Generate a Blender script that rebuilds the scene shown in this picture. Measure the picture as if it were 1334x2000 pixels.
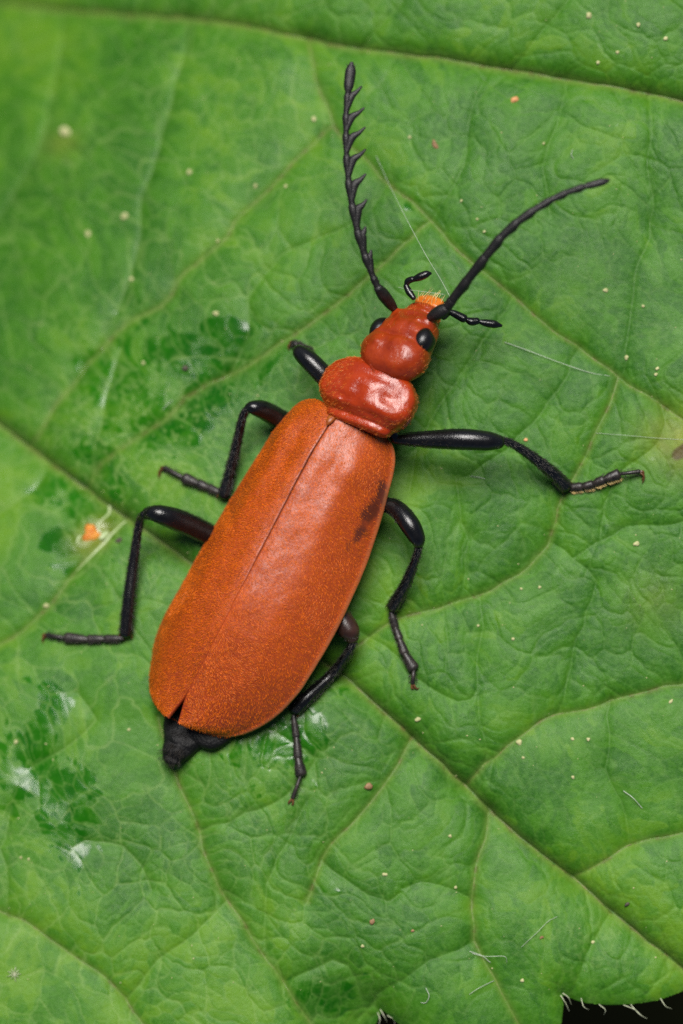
# A red cardinal beetle on a green leaf, seen from above.  1 Blender unit = 1 cm.
import bpy, bmesh, math, random
import numpy as np
from mathutils import Vector

random.seed(7)
rng = np.random.default_rng(11)
for o in list(bpy.data.objects):
    bpy.data.objects.remove(o, do_unlink=True)

scene = bpy.context.scene
scene.unit_settings.system = 'METRIC'
scene.unit_settings.scale_length = 0.01
C = scene.collection

# ------------------------------------------------------------------ camera
K = 0.00145                     # cm per photo pixel at the height z = 0
D = 2000 * K * 100.0 / 24.0     # camera height for a 100 mm lens, 24 mm tall sensor
cam_d = bpy.data.cameras.new('camera')
cam = bpy.data.objects.new('camera', cam_d)
C.objects.link(cam)
cam.location = (0, 0, D)
cam.rotation_euler = (0, 0, 0)
cam_d.sensor_fit = 'VERTICAL'
cam_d.sensor_height = 24.0
cam_d.lens = 100.0
cam_d.clip_start = 0.1
cam_d.clip_end = 500.0
cam_d.dof.use_dof = True
cam_d.dof.focus_distance = D - 0.21
cam_d.dof.aperture_fstop = 0.1 / 0.46
scene.camera = cam

# ------------------------------------------------------------------ light
SUN_DIR = Vector((-0.06, 0.54, 1.0)).normalized()      # towards the light
w = bpy.data.worlds.new('World')
scene.world = w
w.use_nodes = True
nt = w.node_tree
nt.nodes.clear()
sky = nt.nodes.new('ShaderNodeTexSky')
sky.sky_type = 'NISHITA'
sky.sun_disc = False
sky.sun_elevation = math.asin(SUN_DIR.z)
sky.sun_rotation = math.atan2(SUN_DIR.x, SUN_DIR.y)
sky.air_density = 0.6
sky.dust_density = 0.6
bg = nt.nodes.new('ShaderNodeBackground')
bg.inputs['Strength'].default_value = 0.05
wo = nt.nodes.new('ShaderNodeOutputWorld')
nt.links.new(sky.outputs[0], bg.inputs[0])
nt.links.new(bg.outputs[0], wo.inputs[0])
sun_d = bpy.data.lights.new('sun', 'SUN')
sun_d.energy = 5.0
sun_d.angle = math.radians(31)
sun_d.color = (1.0, 0.965, 0.92)
sun = bpy.data.objects.new('sun', sun_d)
C.objects.link(sun)
sun.rotation_euler = SUN_DIR.to_track_quat('Z', 'Y').to_euler()
sun.location = SUN_DIR * 20
scene.view_settings.view_transform = 'Standard'
scene.view_settings.look = 'None'
scene.view_settings.exposure = 0.2
scene.view_settings.gamma = 1.0
scene.view_settings.use_curve_mapping = False
scene.cycles.max_bounces = 6
scene.cycles.use_denoising = False      # keeps the fine hair and leaf grain

# ------------------------------------------------------------------ small maths
DP = D / K                                             # camera height in pixels


def at(px, py, z=0.0):
    """photo pixel + height (in pixel units) -> point in pixel space."""
    s = 1.0 - z / DP
    return np.array([667 + (px - 667) * s, 1000 + (py - 1000) * s, z], float)


def world(v):
    """pixel space (y down) -> Blender units."""
    v = np.asarray(v, float)
    return np.stack([(v[..., 0] - 667) * K, (1000 - v[..., 1]) * K, v[..., 2] * K], -1)


def pchip(xk, yk, x):
    xk = np.asarray(xk, float); yk = np.asarray(yk, float); x = np.asarray(x, float)
    h = np.diff(xk); d = np.diff(yk) / h
    m = np.zeros_like(yk)
    for i in range(1, len(xk) - 1):
        if d[i - 1] * d[i] > 0:
            w1 = 2 * h[i] + h[i - 1]; w2 = h[i] + 2 * h[i - 1]
            m[i] = (w1 + w2) / (w1 / d[i - 1] + w2 / d[i])
    m[0] = d[0]; m[-1] = d[-1]
    i = np.clip(np.searchsorted(xk, x) - 1, 0, len(h) - 1)
    t = np.clip((x - xk[i]) / h[i], 0, 1)
    h00 = 2 * t**3 - 3 * t**2 + 1; h10 = t**3 - 2 * t**2 + t
    h01 = -2 * t**3 + 3 * t**2; h11 = t**3 - t**2
    return h00 * yk[i] + h10 * h[i] * m[i] + h01 * yk[i + 1] + h11 * h[i] * m[i + 1]


def catmull(P, n):
    """n points along a centripetal-ish Catmull-Rom curve, even in chord length."""
    P = np.asarray(P, float)
    if len(P) == 2:
        t = np.linspace(0, 1, n)[:, None]
        return P[0] * (1 - t) + P[1] * t
    Q = np.vstack([2 * P[0] - P[1], P, 2 * P[-1] - P[-2]])
    out = []
    for i in range(1, len(Q) - 2):
        t = np.linspace(0, 1, 24, endpoint=False)[:, None]
        p0, p1, p2, p3 = Q[i - 1], Q[i], Q[i + 1], Q[i + 2]
        out.append(.5 * (2 * p1 + (p2 - p0) * t + (2 * p0 - 5 * p1 + 4 * p2 - p3) * t**2 + (3 * p1 - p0 - 3 * p2 + p3) * t**3))
    c = np.vstack(out + [P[-1:]])
    s = np.concatenate([[0], np.cumsum(np.linalg.norm(np.diff(c[:, :3], axis=0), axis=1))])
    u = np.linspace(0, s[-1], n)
    return np.stack([np.interp(u, s, c[:, k]) for k in range(c.shape[1])], 1)


_tab = np.random.default_rng(5).random((256, 256)).astype(np.float32)


def vnoise(x, y, seed=0):
    ix = np.floor(x).astype(np.int32); iy = np.floor(y).astype(np.int32)
    fx = (x - ix).astype(np.float32); fy = (y - iy).astype(np.float32)
    fx = fx * fx * fx * (fx * (fx * 6 - 15) + 10); fy = fy * fy * fy * (fy * (fy * 6 - 15) + 10)
    sx = seed * 37; sy = seed * 91
    g = lambda a, b: _tab[(ix + a + sx) & 255, (iy + b + sy) & 255]
    return (g(0, 0) * (1 - fx) + g(1, 0) * fx) * (1 - fy) + (g(0, 1) * (1 - fx) + g(1, 1) * fx) * fy


def fbm(x, y, scale, octv=4, seed=0, gain=.5):
    s = 0; a = 1; t = 0
    for o in range(octv):
        s = s + a * vnoise(x / scale, y / scale, seed + o * 3); t += a
        a *= gain; scale = scale / 2.03
    return s / t


_pj = np.random.default_rng(9).random((512, 512, 3)).astype(np.float32)


def voronoi(x, y, seed=0, jit=.9):
    """F1, F2-F1, random id per cell on unit cells."""
    ix = np.floor(x).astype(np.int32); iy = np.floor(y).astype(np.int32)
    f1 = np.full(x.shape, 9, np.float32); f2 = f1.copy(); idr = np.zeros(x.shape, np.float32)
    for i in (-1, 0, 1):
        for j in (-1, 0, 1):
            r = _pj[(ix + i + seed * 53) & 511, (iy + j + seed * 29) & 511]
            dx = ix + i + .5 + jit * (r[..., 0] - .5) - x
            dy = iy + j + .5 + jit * (r[..., 1] - .5) - y
            d = np.sqrt(dx * dx + dy * dy).astype(np.float32)
            near = d < f1
            f2 = np.where(near, f1, np.minimum(f2, d))
            idr = np.where(near, r[..., 2], idr)
            f1 = np.where(near, d, f1)
    return f1, f2 - f1, idr


def smooth(a, b, x):
    t = np.clip((x - a) / (b - a), 0, 1)
    return t * t * (3 - 2 * t)


# ------------------------------------------------------------------ mesh helpers
def link(name, data, parent=None):
    o = bpy.data.objects.new(name, data)
    C.objects.link(o)
    if parent is not None:
        o.parent = parent
        base = parent
        off = Vector((0, 0, 0))
        while base is not None:
            off += base.location
            base = base.parent
        o.location = -off            # meshes are written in world coordinates
    return o


def tag(o, label=None, cat=None, group=None, kind=None):
    if label: o['label'] = label
    if cat: o['category'] = cat
    if group: o['group'] = group
    if kind: o['kind'] = kind
    return o


def empty(name, loc, parent=None):
    o = bpy.data.objects.new(name, None)
    o.empty_display_size = 0.05
    C.objects.link(o)
    o.location = loc
    if parent is not None:
        o.parent = parent
        o.location = Vector(loc) - parent.location
    return o


class MB:
    """collects grids of points (pixel space) and builds ONE mesh object."""
    def __init__(self):
        self.v = []; self.f = []; self.n = 0

    def grid(self, G, wrap=True, cap0=True, cap1=True):
        nu, nv = G.shape[:2]
        b = self.n
        self.v.append(G.reshape(-1, 3)); self.n += nu * nv
        for i in range(nu - 1):
            for j in range(nv if wrap else nv - 1):
                j2 = (j + 1) % nv
                self.f.append((b + i * nv + j, b + i * nv + j2, b + (i + 1) * nv + j2, b + (i + 1) * nv + j))
        if wrap and cap0: self.f.append(tuple(b + j for j in range(nv))[::-1])
        if wrap and cap1: self.f.append(tuple(b + (nu - 1) * nv + j for j in range(nv)))
        return self

    def build(self, name, mat, parent=None, attrs=None):
        V = world(np.vstack(self.v))
        me = bpy.data.meshes.new(name)
        me.from_pydata(V.tolist(), [], self.f)
        bm = bmesh.new(); bm.from_mesh(me)
        bmesh.ops.recalc_face_normals(bm, faces=bm.faces)
        bm.to_mesh(me); bm.free()
        me.shade_smooth()
        if attrs:
            for nme, arr in attrs.items():
                a = me.attributes.new(nme, 'FLOAT', 'POINT')
                a.data.foreach_set('value', np.asarray(arr, np.float32))
        me.materials.append(mat)
        return link(name, me, parent)


def sweep(mb, pts, wid, thk=None, n=24, seg=12, ref=(0, 0, 1), round0=True, round1=True, rough=0):
    """tube through pts (pixel space); wid = half widths seen from above, thk = half depths."""
    P = np.asarray(pts, float)
    wid = np.asarray(wid, float)
    thk = wid if thk is None else np.asarray(thk, float)
    s = np.concatenate([[0], np.cumsum(np.linalg.norm(np.diff(P, axis=0), axis=1))]); s /= s[-1]
    c = catmull(np.hstack([P, s[:, None]]), n)
    sc = np.maximum.accumulate(np.clip(c[:, 3], 0, 1)); c = c[:, :3]
    wv = pchip(s, wid, sc); tv = pchip(s, thk, sc)
    T = np.gradient(c, axis=0); T /= np.linalg.norm(T, axis=1)[:, None] + 1e-9
    R = np.cross(T, np.asarray(ref, float)); R /= np.linalg.norm(R, axis=1)[:, None] + 1e-9
    U = np.cross(R, T)
    rows = []
    th = np.linspace(0, 2 * np.pi, seg, endpoint=False)

    def ring(p, r, u, a, b):
        k = 1 + (rng.random(seg) - .5)[:, None] * rough
        return p + (np.cos(th)[:, None] * r * a + np.sin(th)[:, None] * u * b) * k
    if round0:
        for q in (1.25, .9, .5):
            rr = min(wv[0], tv[0])
            rows.append(ring(c[0] - T[0] * rr * math.sin(q) * .8, R[0], U[0], wv[0] * math.cos(q), tv[0] * math.cos(q)))
    for i in range(n):
        rows.append(ring(c[i], R[i], U[i], wv[i], tv[i]))
    if round1:
        for q in (.5, .9, 1.25):
            rr = min(wv[-1], tv[-1])
            rows.append(ring(c[-1] + T[-1] * rr * math.sin(q) * .8, R[-1], U[-1], wv[-1] * math.cos(q), tv[-1] * math.cos(q)))
    mb.grid(np.array(rows))
    return mb


class Frame:
    """body frame in pixel space: x to the beetle's right, y forward, z dorsal."""
    def __init__(self, origin, fwd, roll, pitch=0.0):
        f = np.array([fwd[0], fwd[1], 0.0]); f /= np.linalg.norm(f)
        n = np.array([-f[1], f[0], 0.0])                  # right of forward, y down
        up = np.array([0, 0, 1.0])
        r = math.radians(roll)
        x = n * math.cos(r) + up * math.sin(r)
        z = -n * math.sin(r) + up * math.cos(r)
        p = math.radians(pitch)                           # positive: nose down
        self.y = f * math.cos(p) - z * math.sin(p)
        self.z = z * math.cos(p) + f * math.sin(p)
        self.x = x
        self.o = np.asarray(origin, float)

    def __call__(self, L):
        L = np.asarray(L, float)
        return self.o + L[..., :1] * self.x + L[..., 1:2] * self.y + L[..., 2:3] * self.z


def loft(fr, secs, nu=60, nv=64, exp=2.2, disp=None):
    """secs: (y, half width, top, bottom) ; returns pixel-space grid and local grid."""
    S = np.array(secs, float)
    y0, y1 = S[0, 0], S[-1, 0]
    t = .5 - .5 * np.cos(np.linspace(0, np.pi, nu))       # denser at both ends
    y = y0 + (y1 - y0) * t
    wv = pchip(S[:, 0], S[:, 1], y); zt = pchip(S[:, 0], S[:, 2], y); zb = pchip(S[:, 0], S[:, 3], y)
    th = np.linspace(0, 2 * np.pi, nv, endpoint=False)
    c, s = np.cos(th), np.sin(th)
    e = 2.0 / exp
    cx = np.sign(c) * np.abs(c)**e; sz = np.sign(s) * np.abs(s)**e
    zm = (zt + zb) / 2; zh = (zt - zb) / 2
    L = np.stack([wv[:, None] * cx[None], np.repeat(y[:, None], nv, 1), zm[:, None] + zh[:, None] * sz[None]], -1)
    if disp is not None:
        L = disp(L)
    return fr(L), L


# ------------------------------------------------------------------ materials
def new_mat(name):
    m = bpy.data.materials.new(name); m.use_nodes = True
    t = m.node_tree; t.nodes.clear()
    out = t.nodes.new('ShaderNodeOutputMaterial')
    b = t.nodes.new('ShaderNodeBsdfPrincipled')
    t.links.new(b.outputs[0], out.inputs[0])
    return m, t, b


def N(t, kind, **kw):
    n = t.nodes.new(kind)
    for k, v in kw.items():
        setattr(n, k, v)
    return n


def noise(t, scale, detail=4.0, rough=.55, coord=None):
    n = N(t, 'ShaderNodeTexNoise')
    n.inputs['Scale'].default_value = scale; n.inputs['Detail'].default_value = detail; n.inputs['Roughness'].default_value = rough
    if coord is None:
        coord = N(t, 'ShaderNodeNewGeometry').outputs['Position']
    t.links.new(coord, n.inputs['Vector'])
    return n


def ramp(t, src, stops):
    r = N(t, 'ShaderNodeValToRGB')
    el = r.color_ramp.elements
    while len(el) < len(stops): el.new(0.5)
    for e, (p, c) in zip(el, stops):
        e.position = p; e.color = (*c, 1) if len(c) == 3 else c
    t.links.new(src, r.inputs[0])
    return r


def mix(t, fac, a, b, blend='MIX'):
    m = N(t, 'ShaderNodeMix', data_type='RGBA', blend_type=blend)
    for i, v in ((0, fac), (6, a), (7, b)):
        if isinstance(v, (float, int)): m.inputs[i].default_value = v
        elif isinstance(v, tuple): m.inputs[i].default_value = (*v, 1)
        else: t.links.new(v, m.inputs[i])
    return m.outputs[2]


def math_(t, op, a, b=None, clamp=False):
    m = N(t, 'ShaderNodeMath', operation=op, use_clamp=clamp)
    for i, v in ((0, a), (1, b)):
        if v is None: continue
        if isinstance(v, (float, int)): m.inputs[i].default_value = v
        else: t.links.new(v, m.inputs[i])
    return m.outputs[0]


def bump(t, b, src, strength, dist):
    n = N(t, 'ShaderNodeBump')
    n.inputs['Strength'].default_value = strength; n.inputs['Distance'].default_value = dist
    t.links.new(src, n.inputs['Height'])
    t.links.new(n.outputs[0], b.inputs['Normal'])
    return n


def simple(name, c0, c1, scale, rough, bstr=.3, bdist=.001, spec=.5, bscale=None, coat=0):
    m, t, b = new_mat(name)
    n = noise(t, scale)
    r = ramp(t, n.outputs[0], [(.3, c0), (.7, c1)])
    t.links.new(r.outputs[0], b.inputs['Base Color'])
    b.inputs['Roughness'].default_value = rough
    b.inputs['Specular IOR Level'].default_value = spec
    b.inputs['Coat Weight'].default_value = coat
    n2 = noise(t, bscale or scale * 3, 3)
    bump(t, b, n2.outputs[0], bstr, bdist)
    return m


def attr(t, name):
    return N(t, 'ShaderNodeAttribute', attribute_name=name)


def leaf_material():
    m, t, b = new_mat('leaf_blade')
    A = attr(t, 'masks'); sep = N(t, 'ShaderNodeSeparateColor'); t.links.new(A.outputs['Color'], sep.inputs[0])
    B = attr(t, 'tones'); sep2 = N(t, 'ShaderNodeSeparateColor'); t.links.new(B.outputs['Color'], sep2.inputs[0])
    vein, venule, wet = sep.outputs[0], sep.outputs[1], sep.outputs[2]
    tone, yellow, brown = sep2.outputs[0], sep2.outputs[1], sep2.outputs[2]
    dry = ramp(t, tone, [(.12, (.021, .108, .003)), (.5, (.046, .166, .005)), (.88, (.098, .228, .008))]).outputs[0]
    n = noise(t, 60, 5, .6)
    dry = mix(t, math_(t, 'MULTIPLY', ramp(t, n.outputs[0], [(.45, (0, 0, 0)), (.75, (1, 1, 1))]).outputs[0], .45), dry, (.085, .225, .03))
    wetc = ramp(t, tone, [(.2, (.005, .075, .001)), (.8, (.016, .125, .001))]).outputs[0]
    col = mix(t, wet, dry, wetc)
    col = mix(t, math_(t, 'MULTIPLY', venule, .62), col, (.21, .33, .085))
    col = mix(t, math_(t, 'MULTIPLY', vein, .45), col, (.20, .27, .06))
    col = mix(t, yellow, col, (.27, .27, .035))
    col = mix(t, brown, col, (.07, .03, .012))
    # tiny pale stomata specks
    n3 = noise(t, 260, 2, .5)
    sp = ramp(t, n3.outputs[0], [(.68, (0, 0, 0)), (.76, (1, 1, 1))]).outputs[0]
    col = mix(t, math_(t, 'MULTIPLY', sp, .30), col, (.24, .36, .12))
    n6 = noise(t, 120, 5, .7); n7 = noise(t, 28, 5, .65)
    col = mix(t, 1.0, col, ramp(t, n6.outputs[0], [(.25, (.66, .74, .62)), (.5, (1, 1, 1)), (.8, (1.0, 1.0, 1.0))]).outputs[0], 'MULTIPLY')
    col = mix(t, math_(t, 'MULTIPLY', ramp(t, n7.outputs[0], [(.52, (0, 0, 0)), (.72, (1, 1, 1))]).outputs[0], .22), col, (.11, .235, .04))
    t.links.new(col, b.inputs['Base Color'])
    rn = noise(t, 12, 4, .6)
    ro = ramp(t, rn.outputs[0], [(.3, (.40,) * 3), (.7, (.56,) * 3)]).outputs[0]
    ro = mix(t, wet, ro, (.17, .17, .17))
    t.links.new(ro, b.inputs['Roughness'])
    b.inputs['Specular IOR Level'].default_value = .30
    n4 = noise(t, 300, 4, .7)
    n5 = noise(t, 45, 3, .5)
    hsum = math_(t, 'ADD', n4.outputs[0], math_(t, 'MULTIPLY', n5.outputs[0], 1.6))
    bn = bump(t, b, hsum, .7, .0018)
    t.links.new(math_(t, 'SUBTRACT', .7, math_(t, 'MULTIPLY', wet, .6)), bn.inputs['Strength'])
    # a little light comes through the blade
    tr = N(t, 'ShaderNodeBsdfTranslucent'); t.links.new(mix(t, .5, col, (.18, .5, .02)), tr.inputs[0])
    ms = N(t, 'ShaderNodeMixShader'); ms.inputs[0].default_value = .12
    t.links.new(b.outputs[0], ms.inputs[1]); t.links.new(tr.outputs[0], ms.inputs[2])
    out = [q for q in t.nodes if q.type == 'OUTPUT_MATERIAL'][0]
    t.links.new(ms.outputs[0], out.inputs[0])
    return m


def elytron_material():
    m, t, b = new_mat('elytron_shell')
    n = noise(t, 14, 5, .6)
    c = ramp(t, n.outputs[0], [(.3, (.22, .024, .0015)), (.7, (.34, .046, .002))]).outputs[0]
    n2 = noise(t, 220, 3, .6)
    c = mix(t, ramp(t, n2.outputs[0], [(.35, (0, 0, 0)), (.7, (.6, .6, .6))]).outputs[0], c, (.46, .075, .004))
    st = attr(t, 'tint').outputs['Fac']
    c = mix(t, st, c, (.018, .006, .004))  # darkens for the painted margin shade and the brown seam line
    ap = attr(t, 'apex').outputs['Fac']
    c = mix(t, math_(t, 'MULTIPLY', ap, .6), c, (.19, .015, .0015))
    rim = attr(t, 'rim').outputs['Fac']
    c = mix(t, math_(t, 'MULTIPLY', rim, .3), c, (.50, .19, .07))
    t.links.new(c, b.inputs['Base Color'])
    b.inputs['Roughness'].default_value = .43
    b.inputs['Specular IOR Level'].default_value = .7
    n3 = noise(t, 120, 4, .7)
    bump(t, b, n3.outputs[0], .5, .0025)
    return m


def cuticle_red(name, c0, c1, rough):
    m, t, b = new_mat(name)
    n = noise(t, 26, 5, .6)
    c = ramp(t, n.outputs[0], [(.3, c0), (.7, c1)]).outputs[0]
    t.links.new(c, b.inputs['Base Color'])
    b.inputs['Roughness'].default_value = rough
    b.inputs['Specular IOR Level'].default_value = .42
    b.inputs['Coat Weight'].default_value = .08
    b.inputs['Coat Roughness'].default_value = .16
    n3 = noise(t, 190, 3, .6); n4 = noise(t, 40, 3, .6)
    vo = N(t, 'ShaderNodeTexVoronoi'); vo.inputs['Scale'].default_value = 130
    t.links.new(N(t, 'ShaderNodeNewGeometry').outputs['Position'], vo.inputs['Vector'])
    pit = ramp(t, vo.outputs['Distance'], [(.0, (0, 0, 0)), (.35, (1, 1, 1))]).outputs[0]
    h = math_(t, 'ADD', math_(t, 'ADD', n3.outputs[0], math_(t, 'MULTIPLY', pit, .55)), math_(t, 'MULTIPLY', n4.outputs[0], 2.0))
    bump(t, b, h, .5, .0018)
    return m


def hair_material(name, col, rough=.35):
    m, t, b = new_mat(name)
    hi = N(t, 'ShaderNodeHairInfo')
    c = ramp(t, hi.outputs['Random'], [(0, tuple(x * .5 for x in col)), (1, tuple(min(1, x * 1.5) for x in col))]).outputs[0]
    t.links.new(c, b.inputs['Base Color'])
    b.inputs['Roughness'].default_value = rough
    b.inputs['Specular IOR Level'].default_value = .3
    return m


M = {}
M['leaf'] = leaf_material()
M['vein'] = simple('leaf_vein', (.05, .17, .015), (.16, .14, .04), 60, .5, .5, .003, bscale=60)
M['under'] = simple('leaf_underside', (.10, .19, .06), (.15, .25, .09), 8, .6, .4, .004)
M['hairw'] = simple('pale_hair', (.34, .37, .22), (.52, .54, .38), 30, .45, 0.1, .0005)
M['silk'] = simple('silk', (.34, .40, .30), (.50, .55, .44), 20, .35, .1, .0004)
M['gall'] = simple('orange_gall', (.50, .12, .008), (.66, .30, .03), 55, .4, .9, .006)
M['galltissue'] = simple('pale_leaf_tissue', (.22, .33, .10), (.36, .42, .22), 30, .4, .5, .003)
M['elytron'] = elytron_material()
M['pron'] = cuticle_red('pronotum_cuticle', (.23, .017, .002), (.35, .036, .004), .25)
M['head'] = cuticle_red('head_cuticle', (.18, .015, .002), (.31, .036, .004), .30)
M['labrum'] = cuticle_red('labrum_cuticle', (.42, .085, .008), (.62, .18, .015), .30)
M['fuzz'] = hair_material('golden_hair', (.58, .120, .004))
M['fuzzp'] = hair_material('rust_hair', (.50, .13, .018))
M['blackhair'] = hair_material('black_hair', (.030, .026, .022))
M['palehair'] = hair_material('pale_setae', (.55, .40, .16))
M['black'] = simple('black_cuticle', (.0025, .0025, .0027), (.006, .0056, .0058), 50, .24, .55, .0012, .5, 330)
M['antenna'] = simple('antenna_cuticle', (.004, .004, .004), (.014, .012, .011), 60, .46, .7, .002, .45, 300)
M['brownfemur'] = simple('brown_black_cuticle', (.012, .006, .004), (.045, .018, .012), 20, .32, .4, .0012, .5, 330)
M['tarsus'] = simple('tarsus_cuticle', (.006, .005, .005), (.030, .022, .018), 60, .42, .6, .0015, .5, 260)
M['claw'] = simple('claw_horn', (.05, .02, .008), (.14, .06, .02), 60, .25, .2, .0006)
M['eye'] = simple('eye_lens', (.003, .003, .003), (.006, .005, .005), 60, .30, .5, .0010, .45, 420)
M['abdomen'] = simple('abdomen_black', (.002, .002, .002), (.006, .0055, .0055), 60, .5, .9, .004, .25, 160)
M['yellow'] = simple('scutellum_shell', (.16, .02, .004), (.34, .10, .012), 120, .4, .4, .001)
M['crumb_pale'] = simple('pollen', (.27, .29, .11), (.50, .48, .24), 90, .7, .6, .002)
M['crumb_orange'] = simple('orange_crumb', (.42, .17, .06), (.66, .34, .14), 90, .6, .6, .002)
M['crumb_brown'] = simple('brown_crumb', (.15, .08, .03), (.30, .17, .08), 90, .6, .6, .002)
M['crumb_dark'] = simple('dark_crumb', (.02, .018, .012), (.07, .055, .03), 90, .6, .6, .002)
M['ground'] = simple('dark_soil', (.002, .0024, .0008), (.006, .007, .002), 1.4, .9, .8, .06, .05, 5)

# ------------------------------------------------------------------ the leaf
def zbase(px, py):
    u = -(px - 600) * .85 - (py - 1000) * .53
    un = np.minimum(u, 0); up = np.maximum(u, 0)
    upl = np.minimum(up, 1500)
    z = .15 * 560 * (1 - np.exp(un / 560)) - .15 * up - .00033 * upl**2 - .00022 * np.maximum(upl - 450, 0)**2
    return z


# vein courses traced as photo pixels: (points, class)   0 = main, 1 = side vein, 2 = cross vein
VEINS = [
    ([(-900, -150), (-400, -60), (0, 5), (200, 25), (420, 42), (600, 75), (700, 92), (870, 115), (1000, 135), (1120, 156), (1230, 176), (1334, 197), (1600, 270), (2100, 430)], 0),
    ([(-700, 330), (-300, 610), (0, 832), (90, 900), (170, 960), (240, 1010), (330, 1070), (500, 1195), (680, 1330), (760, 1400), (860, 1490), (900, 1527), (1000, 1622), (1100, 1702), (1200, 1785), (1290, 1858), (1334, 1892), (1480, 2000)], 0),
    ([(600, 76), (615, 140), (632, 195), (655, 245), (700, 300), (760, 360), (801, 392), (840, 431), (912, 507), (974, 555), (1029, 604), (1081, 647), (1134, 680), (1212, 740), (1284, 784), (1334, 821), (1700, 1080)], 1),
    ([(310, 1400), (342, 1516), (382, 1601), (400, 1669), (432, 1736), (477, 1808), (549, 1916), (594, 1984), (640, 2060)], 1),
    ([(-300, 1600), (0, 1777), (36, 1790), (90, 1826), (148, 1867), (211, 1916), (247, 1952), (310, 2040)], 1),
    ([(908, 1533), (952, 1493), (1029, 1429), (1095, 1394), (1150, 1383), (1260, 1352), (1334, 1333), (1600, 1270)], 1),
    ([(1117, 1716), (1183, 1680), (1227, 1652), (1315, 1630), (1500, 1590)], 1),
    ([(806, 1442), (765, 1515), (710, 1586), (660, 1636), (628, 1680), (600, 1760)], 1),
    ([(958, 1584), (950, 1640), (930, 1685), (925, 1729), (922, 1795), (930, 1845), (963, 1905), (996, 1971), (1030, 2040)], 1),
    ([(925, 1842), (864, 1867), (798, 1900), (749, 1938), (700, 1990)], 2),
    ([(391, 1622), (450, 1601), (508, 1579), (570, 1545), (620, 1480)], 2),
    ([(443, 1756), (400, 1810), (360, 1840), (306, 1880), (279, 1916), (250, 1950)], 2),
    ([(166, 1642), (215, 1640), (250, 1665), (274, 1696), (300, 1740)], 2),
    ([(148, 1354), (187, 1408), (150, 1440), (117, 1466), (60, 1500)], 2),
    ([(22, 1574), (8, 1640), (7, 1673), (16, 1723), (10, 1777)], 2),
    ([(1110, 153), (1102, 195), (1087, 245), (1067, 295), (1062, 345), (1075, 420)], 2),
    ([(1268, 184), (1272, 250), (1267, 320), (1275, 395), (1265, 470), (1240, 540), (1230, 640), (1215, 740)], 2),
    ([(958, 128), (952, 145), (917, 220), (910, 300), (880, 370), (842, 430)], 2),
    ([(652, 243), (585, 305), (525, 370), (460, 435), (440, 470), (360, 535), (325, 590), (230, 650), (150, 740), (60, 868)], 1),
    ([(755, 356), (705, 425), (605, 475), (545, 505), (490, 580), (487, 650), (450, 725)], 2),
    ([(840, 432), (760, 505), (705, 553), (640, 610), (560, 665), (500, 704), (405, 752), (364, 775), (319, 824), (255, 865), (200, 905), (168, 955)], 1),
    ([(362, 34), (360, 90), (330, 225), (305, 320), (280, 380), (270, 490), (225, 615), (200, 690)], 2),
    ([(120, 20), (110, 150), (60, 330), (-40, 480), (-150, 690)], 2),
    ([(240, 685), (214, 741), (199, 827), (187, 870), (185, 925)], 2),
    ([(246, 1014), (210, 1050), (195, 1063), (142, 1127), (90, 1190), (0, 1260), (-200, 1330)], 1),
    ([(100, 906), (60, 960), (0, 1000), (-100, 1030)], 2),
    ([(1000, 578), (950, 656), (916, 701), (871, 776), (845, 817), (815, 880), (800, 960)], 2),
    ([(1132, 680), (1110, 730), (1074, 776), (1020, 850), (960, 900), (890, 940)], 2),
    ([(1207, 737), (1183, 802), (1153, 862), (1130, 915), (1096, 979), (1078, 1035), (1074, 1061), (1044, 1098), (984, 1140), (935, 1162), (856, 1185), (760, 1215), (690, 1270), (640, 1300)], 1),
    ([(1074, 1061), (1115, 1083), (1145, 1113), (1162, 1140), (1149, 1177), (1138, 1218), (1119, 1260), (1110, 1320), (1095, 1392)], 2),
    ([(1125, 1088), (1171, 1057), (1231, 1031), (1334, 1023), (1450, 1000)], 2),
    ([(890, 935), (905, 1024), (911, 1068), (901, 1155), (896, 1172)], 2),
    ([(939, 1160), (943, 1237), (930, 1330), (952, 1490)], 2),
    ([(1300, 800), (1280, 870), (1210, 930), (1180, 1000), (1171, 1057)], 2),
    ([(1190, 1372), (1185, 1450), (1190, 1520), (1215, 1580), (1227, 1652)], 2),
    ([(787, 1740), (830, 1722), (880, 1735), (923, 1760)], 2),
    ([(628, 1680), (690, 1730), (760, 1760), (785, 1745)], 2),
    ([(700, 1230), (770, 1275), (820, 1330), (900, 1370), (935, 1335)], 2),
    ([(1200, 1785), (1150, 1850), (1120, 1930), (1115, 1975)], 2),
    ([(600, 1560), (560, 1650), (520, 1740), (520, 1850)], 2),
    ([(715, 1984), (690, 1900), (640, 1880), (560, 1920)], 2),
    ([(700, 95), (760, 30), (830, -60)], 2), ([(1000, 135), (1060, 60), (1150, -40)], 2), ([(250, 28), (330, -70)], 2),
]
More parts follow.
